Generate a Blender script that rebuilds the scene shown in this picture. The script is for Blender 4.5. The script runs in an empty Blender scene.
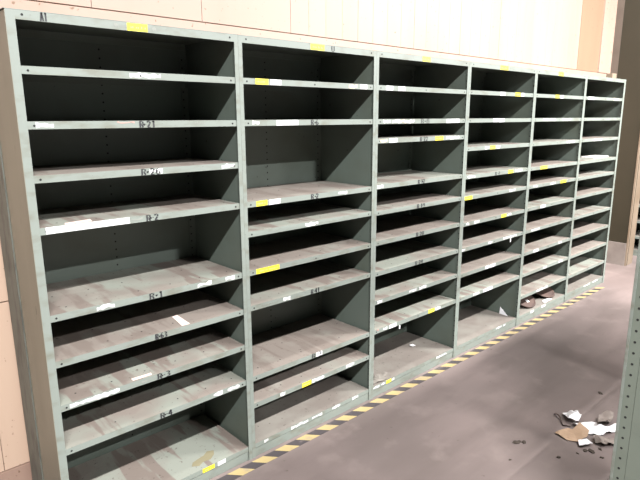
import bpy, bmesh, math, random
from mathutils import Matrix, Vector, noise
random.seed(7)
SC = bpy.context.scene
COL = SC.collection
W, D, H = 0.914, 0.457, 2.078
ALB = 0.52      # overall paint reflectance: an old, dull store room

# ---------------------------------------------------------------- materials
def new_mat(name, rough=0.6, metal=0.0):
    m = bpy.data.materials.new(name); m.use_nodes = True
    nt = m.node_tree; b = nt.nodes['Principled BSDF']
    b.inputs['Roughness'].default_value = rough; b.inputs['Metallic'].default_value = metal
    return m, nt, b

def nd(nt, typ, **kw):
    n = nt.nodes.new(typ)
    for k, v in kw.items():
        if k in n.inputs: n.inputs[k].default_value = v
        else: setattr(n, k, v)
    return n

def coords(nt, scale=(1, 1, 1), world=True, rnd=True):
    """position in the thing's own frame, shifted per object so no two repeat"""
    tc = nd(nt, 'ShaderNodeTexCoord'); oi = nd(nt, 'ShaderNodeObjectInfo')
    mul = nd(nt, 'ShaderNodeVectorMath', operation='SCALE'); mul.inputs['Scale'].default_value = 37.0
    cmb = nd(nt, 'ShaderNodeCombineXYZ')
    for i in range(3): nt.links.new(oi.outputs['Random'], cmb.inputs[i])
    nt.links.new(cmb.outputs[0], mul.inputs[0])
    add = nd(nt, 'ShaderNodeVectorMath', operation='ADD')
    nt.links.new(tc.outputs['Object'], add.inputs[0])
    if rnd: nt.links.new(mul.outputs[0], add.inputs[1])
    mp = nd(nt, 'ShaderNodeMapping'); mp.inputs['Scale'].default_value = scale
    nt.links.new(add.outputs[0], mp.inputs['Vector'])
    return mp.outputs[0]

def noise_fac(nt, vec, scale, lo, hi, detail=4, rough=0.55):
    n = nd(nt, 'ShaderNodeTexNoise', Scale=scale, Detail=detail, Roughness=rough)
    nt.links.new(vec, n.inputs['Vector'])
    r = nd(nt, 'ShaderNodeMapRange'); r.inputs[1].default_value = lo; r.inputs[2].default_value = hi
    nt.links.new(n.outputs['Fac'], r.inputs[0])
    return r.outputs[0]

def mix(nt, fac, a, b):
    m = nd(nt, 'ShaderNodeMix', data_type='RGBA')
    if isinstance(fac, float): m.inputs[0].default_value = fac
    else: nt.links.new(fac, m.inputs[0])
    for s, v in ((6, a), (7, b)):
        if isinstance(v, tuple): m.inputs[s].default_value = (*[t*ALB for t in v], 1)
        else: nt.links.new(v, m.inputs[s])
    return m.outputs[2]

def paint(name, base, dirt, amt=(0.5, 0.75), rough=0.45, scale=6, stretch=(1, 1, 1)):
    m, nt, b = new_mat(name, rough)
    v = coords(nt, stretch)
    c = mix(nt, noise_fac(nt, v, scale, amt[0], amt[1]), base, dirt)
    c = mix(nt, noise_fac(nt, v, scale * 9, 0.72, 0.77, 2), c, tuple(x * 0.5 for x in dirt))
    nt.links.new(c, b.inputs['Base Color'])
    return m

def plain(name, col, rough=0.6, metal=0.0):
    m, nt, b = new_mat(name, rough, metal); b.inputs['Base Color'].default_value = (*col, 1)
    return m

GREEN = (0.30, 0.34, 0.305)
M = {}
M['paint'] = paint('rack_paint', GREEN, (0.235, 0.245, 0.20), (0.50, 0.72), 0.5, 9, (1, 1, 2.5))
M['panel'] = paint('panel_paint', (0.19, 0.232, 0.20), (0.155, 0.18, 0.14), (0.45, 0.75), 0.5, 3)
M['brown'] = paint('end_panel_paint', (0.335, 0.325, 0.255), (0.24, 0.235, 0.18), (0.4, 0.75), 0.5, 4, (1, 1, .25))
M['strip'] = paint('scuffed_rear_flange', (0.20, 0.22, 0.19), (0.09, 0.095, 0.085), (0.50, 0.70), 0.6, 22, (1, 1, .35))

def dusty(name, amt):
    m, nt, b = new_mat(name, 0.62)
    v = coords(nt, (1, 1, 1)); v2 = coords(nt, (3.2, .5, 1))
    base = (0.37, 0.39, 0.335); pink = (0.33, 0.280, 0.245); pale = (0.43, 0.415, 0.36)
    c = mix(nt, noise_fac(nt, v, 2.6, amt[0], amt[1], 3), base, pink)
    c = mix(nt, noise_fac(nt, v2, 3.6, 0.52, 0.57, 3), c, (0.275, 0.225, 0.195))
    c = mix(nt, noise_fac(nt, v, 5.5, 0.56, 0.80, 5), c, pale)
    c = mix(nt, noise_fac(nt, v, 60, 0.66, 0.74, 2), c, (0.14, 0.11, 0.09))
    nt.links.new(c, b.inputs['Base Color'])
    return m
M['dust'] = dusty('dusty_shelf_top', (0.40, 0.60))
M['dustheavy'] = dusty('brown_dust_shelf_top', (0.22, 0.45))
def grime(name):
    m, nt, b = new_mat(name, 0.75)
    v = coords(nt)
    c = mix(nt, noise_fac(nt, v, 5, 0.4, 0.65), (0.235, 0.20, 0.175), (0.30, 0.275, 0.24))
    c = mix(nt, noise_fac(nt, v, 45, 0.66, 0.74, 2), c, (0.1, 0.08, 0.07))
    nt.links.new(c, b.inputs['Base Color']); return m
M['grime'] = grime('grimy_bottom_shelf')
M['hole'] = plain('dark_hole', (0.008, 0.008, 0.008), 0.9)
M['yellow'] = plain('yellow_label', (0.62, 0.53, 0.03), 0.5)
M['white'] = plain('white_label', (0.54, 0.54, 0.55), 0.5)
M['torn'] = plain('torn_paper_residue', (0.47, 0.47, 0.465), 0.8)
M['orange'] = plain('orange_residue', (0.75, 0.52, 0.33), 0.8)
M['red'] = plain('red_scuff', (0.42, 0.22, 0.19), 0.8)
M['smudge'] = plain('grey_smudge', (0.19, 0.20, 0.18), 0.8)
M['ink'] = plain('black_ink', (0.015, 0.015, 0.018), 0.6)
M['pinklabel'] = plain('pinkish_paper', (0.60, 0.46, 0.42), 0.7)

# ---------------------------------------------------------------- mesh helpers
def bx(bm, x0, x1, y0, y1, z0, z1, mi=0, top=None):
    vs = [bm.verts.new(c) for c in ((x0,y0,z0),(x1,y0,z0),(x1,y1,z0),(x0,y1,z0),(x0,y0,z1),(x1,y0,z1),(x1,y1,z1),(x0,y1,z1))]
    for k, f in enumerate(((0,3,2,1),(4,5,6,7),(0,1,5,4),(1,2,6,5),(2,3,7,6),(3,0,4,7))):
        fc = bm.faces.new([vs[i] for i in f]); fc.material_index = top if (k == 1 and top is not None) else mi

def disc(bm, c, r, axis, mi=0, n=8, t=0.0006):
    """tiny raised disc (bolt head / punched hole) facing along an axis"""
    ax = {'y': ((1,0,0),(0,0,1),(0,-1,0)), 'x': ((0,1,0),(0,0,1),(-1,0,0)), 'z': ((1,0,0),(0,1,0),(0,0,1)), 'X': ((0,1,0),(0,0,1),(1,0,0))}[axis]
    u, v, w = map(Vector, ax); c = Vector(c)
    r0 = [bm.verts.new(c + u*r*math.cos(a) + v*r*math.sin(a)) for a in [2*math.pi*i/n for i in range(n)]]
    r1 = [bm.verts.new(p.co + w*t) for p in r0]
    f = bm.faces.new(r1); f.material_index = mi
    for i in range(n):
        g = bm.faces.new((r0[i], r0[(i+1)%n], r1[(i+1)%n], r1[i])); g.material_index = mi

def prism(bm, pts, y0, t, mi=0):
    """polygon in xz extruded towards -y"""
    a = [bm.verts.new((x, y0, z)) for x, z in pts]; b = [bm.verts.new((x, y0 - t, z)) for x, z in pts]
    n = len(pts); f = bm.faces.new(b); f.material_index = mi
    for i in range(n):
        g = bm.faces.new((a[i], a[(i+1)%n], b[(i+1)%n], b[i])); g.material_index = mi

def obj(name, bm, mats, parent=None, smooth=False, bevel=0, loc=None, rot=None):
    bmesh.ops.recalc_face_normals(bm, faces=bm.faces)
    me = bpy.data.meshes.new(name); bm.to_mesh(me); bm.free()
    for m in (mats if isinstance(mats, (list, tuple)) else [mats]): me.materials.append(m)
    if smooth:
        for p in me.polygons: p.use_smooth = True
    o = bpy.data.objects.new(name, me); COL.objects.link(o)
    if parent: o.parent = parent
    if loc: o.location = loc
    if rot: o.rotation_euler = rot
    if bevel:
        b = o.modifiers.new('bevel', 'BEVEL'); b.width = bevel; b.segments = 2; b.limit_method = 'ANGLE'
    return o

def tag(o, label=None, cat=None, group=None, kind=None):
    if label: o['label'] = label
    if cat: o['category'] = cat
    if group: o['group'] = group
    if kind: o['kind'] = kind
    return o

def empty(name, loc, label, cat, rz=0, group=None):
    o = bpy.data.objects.new(name, None); COL.objects.link(o); o.location = loc; o.rotation_euler = (0, 0, rz)
    o.empty_display_size = .1
    return tag(o, label, cat, group)

# stencil glyphs: strokes on a 0..1 x 0..1 grid, with the bridges of a stencil left open
G = {
 'R': [(.1,0,.1,1),(.3,.97,.62,.97),(.78,.9,.78,.6),(.3,.5,.62,.5),(.58,.4,.82,0)],
 'A': [(.05,0,.42,1),(.48,1,.9,0),(.25,.38,.72,.38)],
 'U': [(.1,1,.1,.15),(.15,.05,.7,.05),(.8,.15,.8,1)],
 '1': [(.5,0,.5,1),(.25,.82,.45,1)], '0': [(.1,.12,.1,.88),(.2,1,.7,1),(.8,.88,.8,.12),(.7,0,.2,0)],
 '2': [(.1,.8,.25,1),(.3,1,.65,1),(.78,.9,.74,.6),(.66,.48,.15,.06),(.1,0,.85,0)],
 '3': [(.12,1,.62,1),(.76,.9,.72,.62),(.35,.52,.62,.52),(.78,.42,.76,.1),(.64,0,.1,0)],
 '4': [(.6,1,.08,.35),(.08,.3,.9,.3),(.65,.0,.65,.95)],
 '6': [(.6,1,.25,.85),(.12,.75,.12,.1),(.2,0,.65,0),(.78,.1,.78,.42),(.65,.52,.25,.52)],
 '7': [(.08,1,.85,1),(.8,.9,.4,0)],
 '8': [(.2,1,.68,1),(.76,.9,.76,.62),(.14,.9,.14,.62),(.25,.52,.65,.52),(.1,.42,.1,.1),(.82,.42,.82,.1),(.2,0,.7,0)],
 '9': [(.65,.5,.25,.5),(.12,.6,.12,.9),(.25,1,.65,1),(.78,.9,.78,.3),(.7,.1,.3,0)],
 '-': [(.2,.5,.8,.5)], '.': [(.4,.5,.7,.5)], ' ': [],
}
def glyphs(bm, txt, x0, x1, z0, z1, y, t=0.0006, mi=0, wgt=.2):
    n = len(txt); widths = [.5 if c in '-. ' else 1 for c in txt]; tot = sum(widths); x = x0
    for c, wd in zip(txt, widths):
        cw = (x1 - x0) * wd / tot
        for (a, b, a2, b2) in G[c]:
            p = Vector((x + a*cw*.8, z0 + b*(z1-z0))); q = Vector((x + a2*cw*.8, z0 + b2*(z1-z0)))
            d = (q - p); L = d.length or 1; nrm = Vector((-d.y, d.x)) / L * wgt * (z1-z0) * (.8 if abs(d.y) > abs(d.x) else .34)
            e = d / L * .0004
            prism(bm, [tuple(p-e+nrm), tuple(p-e-nrm), tuple(q+e-nrm), tuple(q+e+nrm)], y, t, mi)
        x += cw

def torn_poly(x0, x1, z0, z1, jag=.25):
    n = max(4, int((x1-x0)/.012)); h = z1 - z0
    lo = [(x0 + (x1-x0)*i/n, z0 + random.random()*h*jag) for i in range(n+1)]
    hi = [(x0 + (x1-x0)*i/n, z1 - random.random()*h*jag) for i in range(n, -1, -1)]
    return lo + hi

def lip_marks(parent, marks, z0, z1, y):
    """paper labels, residues and stencilled numbers stuck on the front edge of one shelf"""
    h = z1 - z0
    for mk in marks:
        x0, x1, k = mk[:3]; bm = bmesh.new()
        if k == 't':
            hand = mk[3] in ('A1', 'U')
            glyphs(bm, mk[3], x0, x1, z0 + h*.06, z1 - h*.04, y - .0006, .0005, 0, .12 if hand else .17)
            o = obj('lettering' if hand else 'stencil_lettering', bm, M['ink'], parent)
            o['label'] = 'handwritten black letters' if hand else 'black stencilled number'; continue
        if k == 's':
            n = max(3, int((x1-x0)/.008))
            for i in range(n):
                xx = x0 + (x1-x0)*i/n; zz = z0 + h*(.35+.2*random.random())
                prism(bm, [(xx,zz),(xx+.005,zz+.001),(xx+.005,zz+.005+h*.15*random.random()),(xx+.001,zz+.006)], y-.0005, .0004)
            obj('pen_marking', bm, M['smudge'], parent)['label'] = 'faint grey handwriting'; continue
        if k in 'yW':
            s = (random.random()-.5)*h*.08
            prism(bm, [(x0,z0+h*.04+s),(x1,z0+h*.06),(x1,z1-h*.02),(x0,z1-h*.04+s)], y-.0003, .0006)
            if k == 'y' or random.random() < .5:   # small unreadable print
                n = int((x1-x0-.012)/.007); zz = z0 + h*.36
                for i in range(n):
                    if random.random() < .2: continue
                    xx = x0 + .007 + i*.007; hh = h*(.16+.14*random.random())
                    prism(bm, [(xx,zz),(xx+.0032,zz),(xx+.0032,zz+hh),(xx,zz+hh)], y-.0009, .0002, 1)
            m = M['yellow'] if k == 'y' else M['white']
            o = obj('label', bm, [m, M['smudge']], parent); o['label'] = ('yellow' if k == 'y' else 'white') + ' paper label'
        else:
            m = {'w': M['torn'], 'o': M['orange'], 'r': M['red'], 'g': M['smudge']}[k]
            if k == 'r': pts = torn_poly(x0, x1, z0+h*.62, z1, .6)
            elif k == 'g': pts = torn_poly(x0, x1, z0+h*.2, z1-h*.2, .5)
            else: pts = torn_poly(x0, x1, z0+h*.05, z1-h*.03, .38)
            prism(bm, pts, y-.0002, .0004)
            nm = {'w': 'torn_label', 'o': 'torn_label', 'r': 'scuff_mark', 'g': 'scuff_mark'}[k]
            o = obj(nm, bm, m, parent); o['label'] = {'w': 'torn white paper residue', 'o': 'torn orange and white label', 'r': 'reddish scuff', 'g': 'grey smudge'}[k]

def shelf_mesh(w, l, r, z, heavy, base=False):
    """folded sheet shelf: flat top, front lip, rear lip, returns under both; bolts and punched holes as marks"""
    bm = bmesh.new(); lip = .027; t = .002; y0, y1 = .003, D-.012
    zt = z + lip
    bx(bm, l, w-r, y0+t, y1, zt-t, zt, 3, 1); bx(bm, l, w-r, y0, y0+t, zt-t, zt, 0, 1)
    bx(bm, l, w-r, y0, y0+t, z, zt-t, 0)
    bx(bm, l, w-r, y0+t, y0+.016, z, z+t, 3)
    bx(bm, l, w-r, y1-t, y1, z, zt-t, 3)
    for x in (l, w-r-t): bx(bm, x, x+t, y0+t, y1-t, z, zt-t, 3)
    for x in (l+.022, w/2, w-r-.022): disc(bm, (x, y0, z+lip*.45), .0042, 'y', 2)
    rng = random.Random(int(z*1e4))
    for i in range(6):
        for yy in (.07, .24):
            if rng.random() < .75: disc(bm, (l+.08+i*.148, yy, zt), .004, 'z', 2, 6, .0004)
    return bm

def shelving_unit(loc, label, zs, marks, rz=0, first=False, last=False, group='grey green metal shelving units', back=True, rw=None, base_grime=True, W=W, edge=0.0, sides=True):
    root = empty('shelving_unit', loc, label, 'shelving unit', rz, group)
    l = .034 if first else .0205; r = .04 if last else .0205
    # front posts (angle iron): face flange and side flange with a row of punched holes
    for side in (0, 1):
        bm = bmesh.new(); x0, x1 = (edge, l) if side == 0 else (W-r, W)
        if side == 0 and not first: x0 += .0004
        if side == 1 and not last: x1 -= .0004
        bx(bm, x0, x1, 0, .0025, .0, H, 0)
        sx = (x0+.0015, x0+.004) if side == 0 else (x1-.0045, x1-.002)
        bx(bm, sx[0], sx[1], .0025, .026, 0, H, 2)
        z = .09
        while z < H-.03:
            if side == 1:
                disc(bm, (sx[0], .015, z), .0055, 'x', 1, 6)
            else: disc(bm, (sx[1], .015, z), .0055, 'X', 1, 6)
            z += .0381
        o = obj('front_post', bm, [M['paint'], M['hole'], M['panel']], root)
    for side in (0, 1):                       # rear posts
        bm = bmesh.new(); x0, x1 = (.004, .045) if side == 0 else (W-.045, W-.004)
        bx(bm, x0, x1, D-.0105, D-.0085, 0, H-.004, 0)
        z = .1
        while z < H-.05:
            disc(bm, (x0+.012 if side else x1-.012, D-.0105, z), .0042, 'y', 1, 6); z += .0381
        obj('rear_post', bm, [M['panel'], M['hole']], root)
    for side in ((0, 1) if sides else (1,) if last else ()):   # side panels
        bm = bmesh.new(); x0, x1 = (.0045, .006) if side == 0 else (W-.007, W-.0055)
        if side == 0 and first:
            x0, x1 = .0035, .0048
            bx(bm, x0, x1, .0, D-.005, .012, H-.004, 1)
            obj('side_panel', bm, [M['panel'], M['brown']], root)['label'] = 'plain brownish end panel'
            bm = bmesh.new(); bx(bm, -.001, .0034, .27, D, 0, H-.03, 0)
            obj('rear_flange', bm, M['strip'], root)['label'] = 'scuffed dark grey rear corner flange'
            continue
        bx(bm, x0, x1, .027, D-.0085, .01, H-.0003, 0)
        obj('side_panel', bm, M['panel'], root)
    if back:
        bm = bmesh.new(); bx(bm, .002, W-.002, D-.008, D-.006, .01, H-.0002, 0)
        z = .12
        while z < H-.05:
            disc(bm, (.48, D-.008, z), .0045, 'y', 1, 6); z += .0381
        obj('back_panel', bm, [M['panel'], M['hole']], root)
    # top
    bm = bmesh.new(); bx(bm, .001, W-.001, .0, D-.004, H+.0005, H+.002, 0); bx(bm, .001, W-.001, .002, D-.004, H, H+.0005, 2); bx(bm, l, W-r, .0, .002, H-.03, H, 0)
    bx(bm, l, W-r, D-.03, D-.026, H-.03, H, 2)
    for x in (l+.022, W-r-.022): disc(bm, (x, 0, H-.014), .0042, 'y', 1)
    o = obj('top_panel', bm, [M['paint'], M['hole'], M['panel']], root)
    lip_marks(o, marks.get(0, []), H-.03, H, 0)
    for i, z in enumerate(zs):
        tint = M['dustheavy'] if random.random() < .45 else M['dust']
        s = obj('shelf', shelf_mesh(W, l, r, z, 0), [M['paint'], tint, M['hole'], M['panel']], root)
        lip_marks(s, marks.get(i+1, []), z, z+.027, .003)
    # bottom shelf and the kick plate below it
    bm = bmesh.new()
    bx(bm, l, W-r, .003, D-.012, .074, .076, 0, 1); bx(bm, l, W-r, .003, .005, .051, .074, 0)
    s = obj('bottom_shelf', bm, [M['paint'], M['grime'] if base_grime else M['dust'], M['hole']], root)
    lip_marks(s, marks.get('b', []), .052, .075, .003)
    bm = bmesh.new(); bx(bm, l, W-r, .0045, .0065, .001, .0475, 0)
    obj('kick_plate', bm, M['paint'], root)
    return root
N_OPP = 4
EXPOSURE = 0.0
WORLD = .012
LIGHTS = [
  (-1.2, -3.6, 4.8, 1.8, .12, 1080, (1, .995, .985)),
  (3.0, -3.6, 4.8, 1.2, .12, 380, (1, .995, .985)),
  (2.35, -6.4, 4.9, .6, .12, 750, (1, .995, .985)),
  (5.9, -6.4, 4.9, 1.2, .12, 330, (1, .995, .985)),
  (5.6, -2.6, 3.6, 1.6, .12, 1000, (1, .98, .96)),
  (4.6, -0.7, 5.0, 2.4, .12, 380, (1, .97, .94), (math.radians(62), 0, 0)),  # added wall washer, unseen, brightens the right end of the wall
]
SHELF_Z = {0: [1.873, 1.688, 1.5, 1.312, 0.978, 0.793, 0.609, 0.42], 1: [1.873, 1.688, 1.312, 1.169, 0.979, 0.799, 0.425, 0.276], 2: [1.873, 1.688, 1.58, 1.318, 1.164, 0.982, 0.793, 0.613, 0.423], 3: [1.873, 1.688, 1.498, 1.306, 1.159, 0.973, 0.79, 0.601, 0.42], 4: [1.873, 1.688, 1.498, 1.304, 1.158, 0.975, 0.79, 0.602, 0.418, 0.225], 5: [1.873, 1.688, 1.5, 1.301, 1.153, 0.981, 0.788, 0.603, 0.416, 0.221]}
LABELS = {
  0: {0: [(0.418, 0.5, 'y'), (0.368, 0.384, 'g'), (0.518, 0.535, 'g'), (0.113, 0.138, 't', 'A1')], 1: [(0.415, 0.543, 'w')], 2: [(0.061, 0.12, 'w'), (0.441, 0.512, 't', 'R.21'), (0.685, 0.738, 's'), (0.352, 0.42, 'r')], 3: [(0.468, 0.525, 'w'), (0.434, 0.521, 't', 'R.26'), (0.809, 0.878, 'w')], 4: [(0.054, 0.369, 'W'), (0.373, 0.424, 'g'), (0.441, 0.498, 't', 'R.2')], 5: [(0.207, 0.279, 'w'), (0.429, 0.497, 't', 'R-1'), (0.657, 0.729, 'w'), (0.804, 0.854, 'w')], 6: [(0.442, 0.498, 't', 'R.63')], 7: [(0.068, 0.268, 'w'), (0.438, 0.504, 't', 'R-3'), (0.364, 0.391, 'g')], 8: [(0.438, 0.501, 't', 'R-4'), (0.71, 0.76, 'w'), (0.788, 0.858, 'w')], 'b': [(0.629, 0.696, 'y'), (0.713, 0.759, 'W')]},
  1: {0: [(0.424, 0.517, 'y'), (0.565, 0.593, 't', 'U')], 1: [(0.089, 0.163, 'y'), (0.174, 0.239, 'W'), (0.696, 0.757, 'o'), (0.78, 0.835, 'W')], 2: [(0.065, 0.105, 'w'), (0.204, 0.341, 'W'), (0.427, 0.481, 't', 'R.6')], 3: [(0.074, 0.139, 'y'), (0.148, 0.219, 'W'), (0.423, 0.478, 't', 'R-2'), (0.617, 0.686, 'w')], 4: [(0.38, 0.47, 'w'), (0.477, 0.572, 's')], 5: [(0.062, 0.204, 'y')], 6: [(0.417, 0.482, 't', 'R-41'), (0.225, 0.272, 'w'), (0.098, 0.154, 's')], 7: [(0.45, 0.495, 'W'), (0.42, 0.495, 't', 'R 9')], 8: [(0.192, 0.226, 'w'), (0.345, 0.411, 'y'), (0.419, 0.51, 'w'), (0.686, 0.754, 'w')], 'b': [(0.079, 0.106, 'w'), (0.263, 0.386, 'w'), (0.416, 0.493, 'w'), (0.573, 0.638, 'w'), (0.74, 0.792, 'w')]},
  2: {0: [(0.406, 0.485, 'y')], 1: [(0.086, 0.147, 'W'), (0.192, 0.255, 'W')], 2: [(0.067, 0.128, 'w'), (0.145, 0.227, 'w'), (0.227, 0.273, 'o'), (0.273, 0.349, 'w'), (0.417, 0.508, 't', 'R-8'), (0.678, 0.824, 'W')], 3: [(0.044, 0.105, 'o'), (0.123, 0.195, 'W'), (0.316, 0.384, 's'), (0.414, 0.495, 't', 'R-22'), (0.568, 0.653, 'y'), (0.686, 0.834, 'w')], 4: [(0.026, 0.078, 'w'), (0.408, 0.48, 't', 'R.12')], 5: [(0.407, 0.489, 't', 'R.19')], 6: [(0.407, 0.49, 't', 'R-20')], 7: [(0.406, 0.491, 't', 'R-24')], 8: [(0.045, 0.091, 'w'), (0.354, 0.427, 'w'), (0.458, 0.534, 'w')], 9: [(0.041, 0.069, 'r'), (0.106, 0.144, 'w'), (0.163, 0.232, 'W'), (0.568, 0.636, 'y'), (0.647, 0.705, 'w')], 'b': [(0.023, 0.08, 'w'), (0.099, 0.137, 'w'), (0.147, 0.196, 'y'), (0.201, 0.226, 'w'), (0.685, 0.805, 'w')]},
  3: {0: [(0.382, 0.492, 'y')], 1: [(0.405, 0.474, 'W'), (0.617, 0.699, 'y'), (0.706, 0.752, 'W')], 2: [(0.334, 0.401, 'W'), (0.415, 0.485, 'W')], 3: [(0.25, 0.303, 'w'), (0.316, 0.384, 'y'), (0.398, 0.453, 'w')], 4: [(0.041, 0.141, 'w'), (0.408, 0.478, 't', 'R.7'), (0.594, 0.669, 'y'), (0.699, 0.808, 'w')], 5: [(0.018, 0.118, 'y'), (0.629, 0.721, 'w')], 6: [(0.06, 0.098, 'w'), (0.163, 0.228, 'w'), (0.535, 0.609, 'y'), (0.624, 0.685, 'w')], 7: [(0.002, 0.065, 'w'), (0.371, 0.428, 'w'), (0.589, 0.79, 'w')], 8: [(0.351, 0.408, 'W'), (0.422, 0.494, 'W')], 9: [(0.206, 0.287, 'w'), (0.343, 0.472, 'W')], 'b': [(0.578, 0.655, 'w'), (0.686, 0.718, 'w')]},
  4: {0: [(0.369, 0.46, 'y')], 1: [(0.351, 0.423, 'y'), (0.441, 0.497, 'W')], 2: [(0.176, 0.387, 'w'), (0.227, 0.369, 's'), (0.516, 0.67, 'w')], 3: [(0.632, 0.792, 'w')], 4: [(0.192, 0.315, 'y'), (0.406, 0.499, 's')], 5: [(0.097, 0.165, 'w'), (0.397, 0.49, 'w'), (0.585, 0.704, 'y')], 6: [(0.249, 0.339, 'W')], 7: [(0.124, 0.264, 'w')], 8: [(0.189, 0.278, 'W'), (0.657, 0.718, 'w')], 9: [(0.402, 0.459, 'w'), (0.694, 0.776, 'w')], 10: [(0.306, 0.513, 'w')], 'b': [(0.227, 0.281, 'W'), (0.43, 0.507, 'W')]},
  5: {0: [], 1: [(0.083, 0.215, 'W'), (0.662, 0.788, 'o')], 3: [(0.287, 0.473, 'w')], 4: [(0.454, 0.624, 's')], 'b': [(0.409, 0.554, 'w'), (0.629, 0.756, 'w')]},
}
# ---------------------------------------------------------------- the rack along the wall
UNIT_LABELS = [
 'leftmost grey-green metal shelving unit, with a handwritten A1 at its top left corner',
 'second shelving unit from the left, with a tall open bay above the shelf marked R-2',
 'third shelving unit from the left, with two shelves close together marked R-8 and R-22',
 'fourth shelving unit from the left, white paper scrap in its tall bottom bay',
 'fifth shelving unit from the left, with two brown round pads on its bottom shelf',
 'rightmost shelving unit of the row, ten shelves, nearest the brown pillar']
BX = [0, .918, 1.824, 2.736, 3.652, 4.566, 5.492]
units = []
for k in range(6):
    units.append(shelving_unit((BX[k], 0, 0), UNIT_LABELS[k], SHELF_Z[k], LABELS[k], 0, k == 0, k == 5,
        'grey green metal shelving units along the wall', base_grime=(k != 0), W=BX[k+1]-BX[k], edge=.005 if k == 0 else 0.0))

def child(root, name, i):
    return [c for c in root.children if c.name.split('.')[0] == name][i]
def flat_label(parent, pts, z, mat, label):
    bm = bmesh.new()
    a = [bm.verts.new((x, y, z)) for x, y in pts]; b = [bm.verts.new((x, y, z+.0006)) for x, y in pts]
    bm.faces.new(b)
    for i in range(len(pts)): bm.faces.new((a[i], a[(i+1) % len(pts)], b[(i+1) % len(pts)], b[i]))
    obj('label', bm, mat, parent)['label'] = label
flat_label(child(units[0], 'shelf', 5), [(.594,.145),(.624,.153),(.612,.011),(.572,.010)], .8204, M['pinklabel'], 'pale pink paper label lying on the shelf top')
flat_label(child(units[0], 'shelf', 6), [(.333,.036),(.422,.033),(.417,.014),(.332,.014)], .6364, M['pinklabel'], 'pale pink strip label')
flat_label(child(units[0], 'shelf', 3), [(.135,.045),(.236,.063),(.225,.012),(.124,.012)], 1.3394, M['pinklabel'], 'pale pink torn label')

def stain(parent, pts, z):
    bm = bmesh.new(); vs_ = [bm.verts.new((x, y, z+.0003)) for x, y in pts]; bm.faces.new(vs_)
    r = bmesh.ops.extrude_face_region(bm, geom=list(bm.faces)); bmesh.ops.translate(bm, vec=(0,0,.0003), verts=[v for v in r['geom'] if isinstance(v, bmesh.types.BMVert)])
    obj('stain', bm, plain('brown_stain', (.17,.15,.09), .8), parent)['label'] = 'olive brown stain'
stain(child(units[0], 'bottom_shelf', 0), [(.60,.055),(.63,.035),(.66,.05),(.70,.045),(.735,.07),(.75,.10),(.72,.115),(.69,.095),(.66,.09),(.62,.08)], .0762)
# ---------------------------------------------------------------- floor
def floor_mat():
    m, nt, b = new_mat('stained_concrete', 0.55)
    v = coords(nt, rnd=False); v2 = coords(nt, (.35, 1.6, 1), rnd=False)
    c = mix(nt, noise_fac(nt, v, .9, .35, .65, 6), (0.34, 0.265, 0.25), (0.24, 0.19, 0.178))
    c = mix(nt, noise_fac(nt, v2, 2.4, .48, .72, 5), c, (0.21, 0.165, 0.152))
    c = mix(nt, noise_fac(nt, v, 4.5, .55, .8, 6), c, (0.37, 0.295, 0.275))
    c = mix(nt, noise_fac(nt, v, 22, .68, .76, 3), c, (0.15, 0.11, 0.10))
    nt.links.new(c, b.inputs['Base Color'])
    bp = nd(nt, 'ShaderNodeBump'); bp.inputs['Strength'].default_value = .12
    n = nd(nt, 'ShaderNodeTexNoise', Scale=35, Detail=6); nt.links.new(v, n.inputs['Vector'])
    nt.links.new(n.outputs['Fac'], bp.inputs['Height']); nt.links.new(bp.outputs[0], b.inputs['Normal'])
    return m
bm = bmesh.new(); bx(bm, -4, 14, -9, 3, -.05, 0)
tag(obj('floor', bm, floor_mat()), kind='structure')

# ---------------------------------------------------------------- back wall: painted boards over a baseboard, ledge rail above the rack
def wall_mat(name, base, dark, groove=True):
    m, nt, b = new_mat(name, 0.5)
    v = coords(nt, rnd=False); v2 = coords(nt, (1, 1, .12), rnd=False)
    c = mix(nt, noise_fac(nt, v2, 3, .45, .75, 5), base, dark)
    c = mix(nt, noise_fac(nt, v, 38, .665, .74, 2), c, (0.30, 0.17, 0.10))
    nt.links.new(c, b.inputs['Base Color']); return m
CREAM = wall_mat('cream_board_paint', (0.60, 0.42, 0.335), (0.56, 0.37, 0.28))
LOWC = wall_mat('lower_board_paint', (0.98, 0.72, 0.55), (0.90, 0.62, 0.46))
SEAM = plain('dark_seam', (0.28, 0.18, 0.12), .8)
FSEAM = plain('faint_seam', (0.40, 0.27, 0.19), .8)
bm = bmesh.new(); WX0, WX1, WT = -3.0, 6.36, 5.2
seams = [-.098, .485, 1.045, 1.632, 2.195, 2.775, 3.35, 3.93]
xs = [WX0] + seams + [5.50]
g = .003
for a, b_ in zip(xs[:-1], xs[1:]):
    bx(bm, a+g/2, b_-g/2, .500, .52, 2.208, WT, 0)
    n = max(1, round((b_-a)/.145))
    for i in range(1, n):                      # shallow board joints
        if b_ > 1.7:
            xx = a + (b_-a)*i/n; bx(bm, xx-.002, xx+.002, .4992, .5, 2.208, WT, 2)
bx(bm, WX0, 5.50, .512, .53, 2.2, WT, 1)
tag(obj('wall_back', bm, [CREAM, SEAM, FSEAM]), kind='structure')
bm = bmesh.new()
for z0, z1 in ((.157, .944), (.948, 2.08)):
    for a, b_ in zip([WX0, -1.4, -.7, -.098, .6], [-1.4, -.7, -.098, .6, WX1]):
        bx(bm, a+g/2, b_-g/2, .500, .52, z0+.002, z1, 0)
bx(bm, WX0, WX1, .512, .53, .0, 2.08, 1)
tag(obj('wall_lower', bm, [LOWC, SEAM]), kind='structure')
bm = bmesh.new(); bx(bm, WX0, WX1, .492, .512, 0, .154, 0)
tag(obj('baseboard_back', bm, wall_mat('pink_baseboard', (0.62, 0.42, 0.33), (0.42, 0.26, 0.2))), kind='structure')
bm = bmesh.new(); bx(bm, WX0, WX1, .490, .511, 2.082, 2.201, 0)
tag(obj('trim_1', bm, CREAM), kind='structure')
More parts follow.
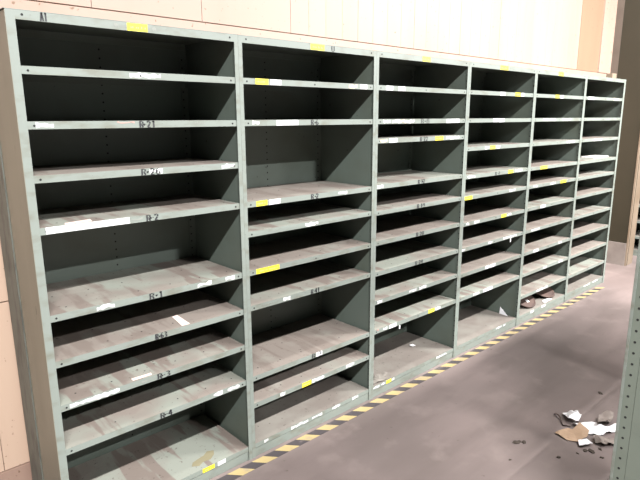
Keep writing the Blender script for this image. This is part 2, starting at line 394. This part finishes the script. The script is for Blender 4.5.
bm = bmesh.new(); bx(bm, 5.50, 6.03, .497, .53, 2.206, WT, 0)
tag(obj('trim_2', bm, wall_mat('tan_column_paint', (0.42, 0.27, 0.175), (0.38, 0.23, 0.15))), kind='structure')
bm = bmesh.new(); bx(bm, 6.032, 6.36, .485, .53, 2.206, WT, 0)
tag(obj('trim_3', bm, CREAM), kind='structure')

# pillar closing the end of the wall
DARKP = paint('shaded_brown_pillar_paint', (0.034, 0.026, 0.010), (0.026, 0.021, 0.006), (.4, .7), .6, 3)  # shade on the pillar's side face is put into this dark brown
TANP = paint('tan_pillar_paint', (0.34, 0.26, 0.19), (0.26, 0.185, 0.12), (.4, .7), .6, 4)
GREYP = paint('lit_pillar_foot_paint', (0.36, 0.31, 0.28), (0.26, 0.22, 0.2), (.4, .7), .6, 5)  # paler grey: light on the pillar foot put into the colour
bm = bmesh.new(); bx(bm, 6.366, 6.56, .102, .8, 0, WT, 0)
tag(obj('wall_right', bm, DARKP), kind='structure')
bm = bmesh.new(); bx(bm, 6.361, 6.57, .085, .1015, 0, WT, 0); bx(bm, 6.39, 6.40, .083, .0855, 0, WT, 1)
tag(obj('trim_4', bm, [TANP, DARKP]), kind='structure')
bm = bmesh.new(); bx(bm, 6.352, 6.3655, .102, .66, 0, .27, 0)  # thin slab added to carry the lit foot of the pillar face
tag(obj('lit_foot_right', bm, GREYP), kind='structure')
bm = bmesh.new(); bx(bm, 6.361, 6.366, .41, .49, .28, WT, 0)
tag(obj('trim_5', bm, paint('grey_edge_paint', (0.17, 0.135, 0.11), (0.13, 0.1, 0.08))), kind='structure')

# ---------------------------------------------------------------- hazard tape along the foot of the rack
def tape():
    bm = bmesh.new(); z0, z1 = .0003, .0012; ya, yb = -.079, -.020; pitch = .148; sk = -.052
    def quad(xa, xb, mi):
        p = [(xa, yb), (xb, yb), (xb-sk, ya), (xa-sk, ya)]
        a = [bm.verts.new((x, y, z0)) for x, y in p]; b = [bm.verts.new((x, y, z1)) for x, y in p]
        f = bm.faces.new(b); f.material_index = mi
        for i in range(4):
            q = bm.faces.new((a[i], a[(i+1) % 4], b[(i+1) % 4], b[i])); q.material_index = mi
    x = .89 - .148*8 - .03
    while x < 5.28:
        quad(x-.037, x+.037, 1); quad(x+.037, x+pitch-.037, 0); x += pitch
    ym, nt, b = new_mat('yellow_tape', .55); v = coords(nt)
    c = mix(nt, noise_fac(nt, v, 14, .5, .72, 5), (0.62, 0.48, 0.22), (0.42, 0.34, 0.26)); nt.links.new(c, b.inputs['Base Color'])
    km, nt, b = new_mat('black_tape', .55); v = coords(nt)
    c = mix(nt, noise_fac(nt, v, 14, .55, .75, 5), (0.085, 0.07, 0.075), (0.25, 0.2, 0.19)); nt.links.new(c, b.inputs['Base Color'])
    tag(obj('hazard_tape', bm, [ym, km]), 'worn yellow and black striped hazard tape on the floor along the foot of the shelving', 'floor tape')
tape()

# ---------------------------------------------------------------- opposite rack (its end post stands at the right) and the dark rack beyond
OZ = [1.87, .49]
ox, oy = 1.338, -1.550
OPP = paint('dimmed_rack_paint', (0.23, 0.27, 0.225), (0.19, 0.22, 0.18), (0.45, 0.75), 0.5, 5)  # rack paint darkened: dimmer light on this end put into the colour
def opposite(k):
    root = shelving_unit((ox+(k+1)*W, oy, 0),
        'grey-green metal shelving end in the right foreground, edge punched with round holes' if k == 0
        else 'grey-green metal shelving unit across the aisle behind the right foreground one', OZ, {}, math.pi,
        False, k == 0, 'metal shelving units across the aisle', back=False, sides=False)
    return root
for k in range(N_OPP):
    r_ = opposite(k)
    if k == 0:   # outer end: broad flange with holes over a flat end panel
        bm = bmesh.new()
        bx(bm, W+.0005, W+.003, -.002, .041, 0, H, 0)
        bx(bm, W-.04, W+.0005, -.0045, -.002, 0, H, 0)
        z = .06
        while z < H-.03:
            disc(bm, (W+.003, .021, z), .0042, 'X', 1, 10); z += .0381
        obj('corner_post', bm, [OPP, M['hole']], r_, bevel=0)
        bm = bmesh.new(); bx(bm, W+.0032, W+.0062, -.003, .006, 0, H, 0); obj('edge_strip', bm, M['paint'], r_, bevel=.001)
        bm = bmesh.new()
        z = .06
        for z_ in (1.42, ):
            disc(bm, (W+.0036, .021, z_+.01), .010, 'X', 0, 12, .006)
        obj('bolt', bm, plain('bolt_steel', (.3,.3,.28), .4, .6), r_)
        bm = bmesh.new(); bx(bm, W+.0002, W+.0018, .042, D-.002, .01, H-.004, 0)
        obj('end_panel', bm, OPP, r_)
rk = shelving_unit((6.98, .35, 0), 'dark shelving rack glimpsed between the pillar and the foreground post', [1.87,1.6,1.31,1.02,.83,.62,.42,.22], {}, math.radians(-90), False, False, 'dark racks beyond the pillar')
rk['group'] = 'rack beyond the pillar'

# ---------------------------------------------------------------- debris and scraps
def crumple(name, pts, z, amp, mat, label, cat, seed=0, base=.002, fold=None):
    rnd = random.Random(seed); bm = bmesh.new()
    vs = [bm.verts.new((x, y, 0)) for x, y in pts]; f = bm.faces.new(vs)
    bmesh.ops.triangulate(bm, faces=[f])
    for _ in range(3): bmesh.ops.subdivide_edges(bm, edges=[e for e in bm.edges if e.calc_length() > .018], cuts=1)
    bmesh.ops.triangulate(bm, faces=bm.faces)
    for v in bm.verts:
        q = v.co * 14 + Vector((seed*3.1, 0, 0)); n = noise.noise(q); n2 = noise.noise(q*2.7)
        v.co.z = z + base + amp*max(0, .45 + n*1.1 + n2*.5)
        if fold: v.co.z += fold(v.co)
    o = obj(name, bm, mat); s = o.modifiers.new('thickness', 'SOLIDIFY'); s.thickness = .0016; s.offset = 1
    return tag(o, label, cat)
PAPER = plain('white_paper', (.74, .73, .75), .7)
GREYPAPER = paint('dirty_paper', (.46,.39,.35), (.30,.24,.21), (.4,.65), .8, 12)
CARD = paint('brown_cardboard', (.80,.55,.37), (.66,.44,.28), (.4,.7), .8, 10)
CARDD = plain('cardboard_dark_side', (.22,.15,.10), .9)
crumple('crumpled_paper', [(2.52,-.895),(2.565,-.93),(2.55,-.965),(2.526,-1.0),(2.479,-1.005),(2.45,-.955)], 0, .030, PAPER, 'small crumpled white paper at the far left of the litter pile on the floor', 'paper', 3, .012)
crumple('paper_sheet', [(2.450,-.985),(2.527,-1.03),(2.565,-1.07),(2.52,-1.10),(2.64,-1.165),(2.60,-1.20),(2.444,-1.14),(2.406,-1.074)], 0, .020, PAPER, 'large torn white paper sheet lying across the middle of the litter pile', 'paper', 5, .004)
crumple('paper_scrap', [(2.50,-1.10),(2.62,-1.06),(2.69,-1.08),(2.69,-1.115),(2.63,-1.135),(2.56,-1.13)], 0, .03, GREYPAPER, 'dirty grey crumpled paper scrap on top of the white sheet', 'paper', 8, .022)
crumple('paper_scrap', [(2.395,-1.12),(2.44,-1.16),(2.472,-1.21),(2.41,-1.235),(2.35,-1.19),(2.345,-1.15)], 0, .028, GREYPAPER, 'dirty shredded grey paper wad beside the foreground post', 'paper', 11, .003)
crumple('cardboard_flap', [(2.29,-.955),(2.36,-.995),(2.365,-1.02),(2.43,-1.03),(2.395,-1.096),(2.35,-1.105),(2.296,-1.08),(2.27,-1.03)], 0, .008, CARD, 'folded brown cardboard piece at the front left of the litter pile', 'cardboard', 14, .004,
        fold=lambda c: max(0, (c.x-2.30)*.32))
crumple('paper_scrap', [(2.30,-1.078),(2.348,-1.105),(2.325,-1.145),(2.262,-1.12),(2.254,-1.104)], 0, .010, PAPER, 'small white paper scrap at the front tip of the cardboard', 'paper', 17, .012)
def crumb(x, y, s, seed, label):
    bm = bmesh.new(); bmesh.ops.create_icosphere(bm, subdivisions=2, radius=1)
    for v in bm.verts:
        n = 1 + .5*noise.noise(v.co*1.7 + Vector((seed, 0, 0)))
        v.co = Vector((v.co.x*s*n*1.5, v.co.y*s*n, max(-.3, v.co.z)*s*n*.6))
    o = obj('debris_crumb', bm, plain('dark_debris', (.05,.038,.03), .9), loc=(x, y, s*.18), rot=(0,0,seed))
    tag(o, label, 'debris', 'dark crumbs of debris on the floor')
cr = [(2.249,-1.139,.010),(2.266,-1.164,.013),(2.089,-1.07,.009),(2.321,-1.186,.008),(2.249,-1.222,.007),(2.70,-1.095,.017),(2.195,-1.121,.005),
      (1.885,-.909,.006),(2.949,-.947,.012),(2.051,-.855,.013),(2.085,-.882,.011),(2.074,-.862,.008)]
for i, (x, y, s) in enumerate(cr):
    crumb(x, y, s, i*1.3, 'dark crumb of debris scattered around the litter pile' if i not in (5, 8) else ('black lump at the right of the litter pile beside the foreground post' if i == 5 else 'dark speck on the open floor beyond the litter pile'))
# bent twig
def tube(name, pts, r, mat, label, cat):
    bm = bmesh.new(); rings = []
    for i, p in enumerate(pts):
        p = Vector(p); d = (Vector(pts[min(i+1, len(pts)-1)]) - Vector(pts[max(i-1, 0)])).normalized()
        a = d.orthogonal().normalized(); b_ = d.cross(a)
        rings.append([bm.verts.new(p + a*r*math.cos(t) + b_*r*math.sin(t)) for t in [k*math.pi/3 for k in range(6)]])
    for A, B in zip(rings[:-1], rings[1:]):
        for k in range(6): bm.faces.new((A[k], A[(k+1) % 6], B[(k+1) % 6], B[k]))
    bm.faces.new(rings[0]); bm.faces.new(rings[-1])
    return tag(obj(name, bm, mat, smooth=True), label, cat)
tube('plastic_strap', [(2.492,-.862,.004),(2.47,-.89,.018),(2.457,-.911,.010),(2.43,-.93,.005),(2.401,-.95,.004),(2.42,-.985,.006)], .0035, plain('dark_strap', (.09,.06,.05), .7), 'thin dark strap curling out beside the crumpled white paper', 'strap')

# scraps on the bottom shelves
SH = .0762
bm = bmesh.new()
for v in ((0,0,0),(.085,0,0),(.0,0,.06)): bm.verts.new(v)
bm.verts.ensure_lookup_table(); bm.faces.new(bm.verts)
o = obj('paper_triangle', bm, PAPER); o.modifiers.new('thickness', 'SOLIDIFY').thickness = .001
o.location = (4*W-.035, .155, SH+.001); o.rotation_euler = (math.radians(-8), math.radians(0), math.radians(-96))
tag(o, 'white triangular paper scrap leaning on the side panel of the fourth unit', 'paper')
crumple('dirt_heap', [(1.86,.02),(1.90,.05),(1.96,.09),(2.03,.085),(2.06,.05),(2.03,.015),(1.95,.006)], SH, .012, grime('orange_dirt') , 'low heap of rusty dirt on the bottom shelf of the third unit', 'dirt', 21, .001)
crumple('paper_scrap', [(2.51,.215),(2.545,.215),(2.55,.245),(2.515,.25)], SH, .006, PAPER, 'tiny white paper scrap at the back of the bottom shelf of the third unit', 'paper', 23, .002)
# board lying in the last unit
bm = bmesh.new(); bx(bm, 5.06, 5.41, .06, .20, 1.3285, 1.340)
tag(obj('white_board', bm, plain('offwhite_board', (.62,.58,.55), .6), bevel=.001), 'flat off-white board lying on the fourth shelf of the rightmost unit', 'board')
# hanging tags
for nm, x, z, lab in (('hanging_tag', 3*W+.70, .776, 'small white tag hanging from a shelf edge of the fourth unit'), ('hanging_tag', 2*W+.262, .412, 'small white tag hanging in the bottom bay of the third unit')):
    bm = bmesh.new(); bx(bm, x, x+.011, .0068, .0078, z-.018, z+.012)
    tag(obj(nm, bm, PAPER), lab, 'tag')

# brown round pads on the fifth unit's bottom shelf
def pad(r, t, loc, rot, label, sticker):
    root = empty('round_pad', loc, label, 'pad', 0, None); root.rotation_euler = rot
    prof = [(0,0),(r*.28,0),(r*.30,.004),(r*.86,.004),(r*.9,0),(r*.97,.002),(r,.008),(r,t-.006),(r*.97,t),(r*.5,t),(0,t)]
    bm = bmesh.new(); n = 40; rings = []
    for pr, pz in prof:
        if pr == 0: rings.append([bm.verts.new((0, pz, 0))])
        else: rings.append([bm.verts.new((pr*math.cos(2*math.pi*k/n), pz, pr*math.sin(2*math.pi*k/n))) for k in range(n)])
    for A, B in zip(rings[:-1], rings[1:]):
        for k in range(n):
            if len(A) == 1: bm.faces.new((A[0], B[k], B[(k+1) % n]))
            elif len(B) == 1: bm.faces.new((A[k], A[(k+1) % n], B[0]))
            else: bm.faces.new((A[k], A[(k+1) % n], B[(k+1) % n], B[k]))
    obj('disc', bm, paint('brown_pad', (.12,.068,.052), (.085,.048,.04), (.4,.65), .75, 14), root)
    if sticker:
        bm = bmesh.new(); prism(bm, [(-.012,-.062),(.022,-.062),(.024,-.02),(-.010,-.018)], .0035, .001)
        obj('label', bm, M['white'], root)['label'] = 'white sticker'
pad(.122, .015, (3.965, .122, .1545), (math.radians(-60), 0, math.radians(-6)), 'smaller brown round pad with a white sticker, on the fifth unit bottom shelf', True)
pad(.152, .014, (4.36, .165, .155), (math.radians(-66), 0, math.radians(4)), 'larger plain brown round pad, on the fifth unit bottom shelf', False)
bm = bmesh.new()
crumple('paper_scrap', [(4.16,.014),(4.31,.018),(4.33,.05),(4.20,.055)], SH, .006, PAPER, 'crumpled pale paper lying in front of the round pads on the fifth unit', 'paper', 31, .002)
bm.free()
# little tan block standing on top of the rack at its right end
bm = bmesh.new(); bx(bm, 5.375, 5.475, .09, .15, H+.0022, H+.062)
tag(obj('tan_block', bm, TANP, bevel=.002), 'small tan block on top of the rightmost shelving unit', 'block')

# ---------------------------------------------------------------- light
def lamp(x, y, z, sx, sy, power, col=(1,.96,.9), rot=(0,0,0)):
    l = bpy.data.lights.new('tube_or_added_light', 'AREA'); l.shape = 'RECTANGLE'; l.size = sx; l.size_y = sy; l.energy = power; l.color = col
    o = bpy.data.objects.new('tube_or_added_light', l); COL.objects.link(o); o.location = (x, y, z); o.rotation_euler = rot
for a in LIGHTS: lamp(*a)
w = bpy.data.worlds.new('hall'); SC.world = w; w.use_nodes = True
w.node_tree.nodes['Background'].inputs[0].default_value = (1, .93, .85, 1); w.node_tree.nodes['Background'].inputs[1].default_value = WORLD

# ---------------------------------------------------------------- camera
cam = bpy.data.cameras.new('camera'); co = bpy.data.objects.new('camera', cam); COL.objects.link(co)
cam.sensor_width = 36; cam.lens = 30.877; cam.clip_start = .02
R = ((0.738008839, -0.674775608, -0.004564211), (0.149313803, 0.156702307, 0.976293898), (0.658064086, 0.721195026, -0.216400999))
mw = Matrix(((R[0][0], R[1][0], -R[2][0], -.52722), (R[0][1], R[1][1], -R[2][1], -2.10992), (R[0][2], R[1][2], -R[2][2], 1.72110), (0,0,0,1)))
co.matrix_world = mw; SC.camera = co
vs = SC.view_settings; vs.view_transform = 'Standard'; vs.look = 'None'; vs.gamma = 1; vs.use_curve_mapping = False; vs.exposure = EXPOSURE
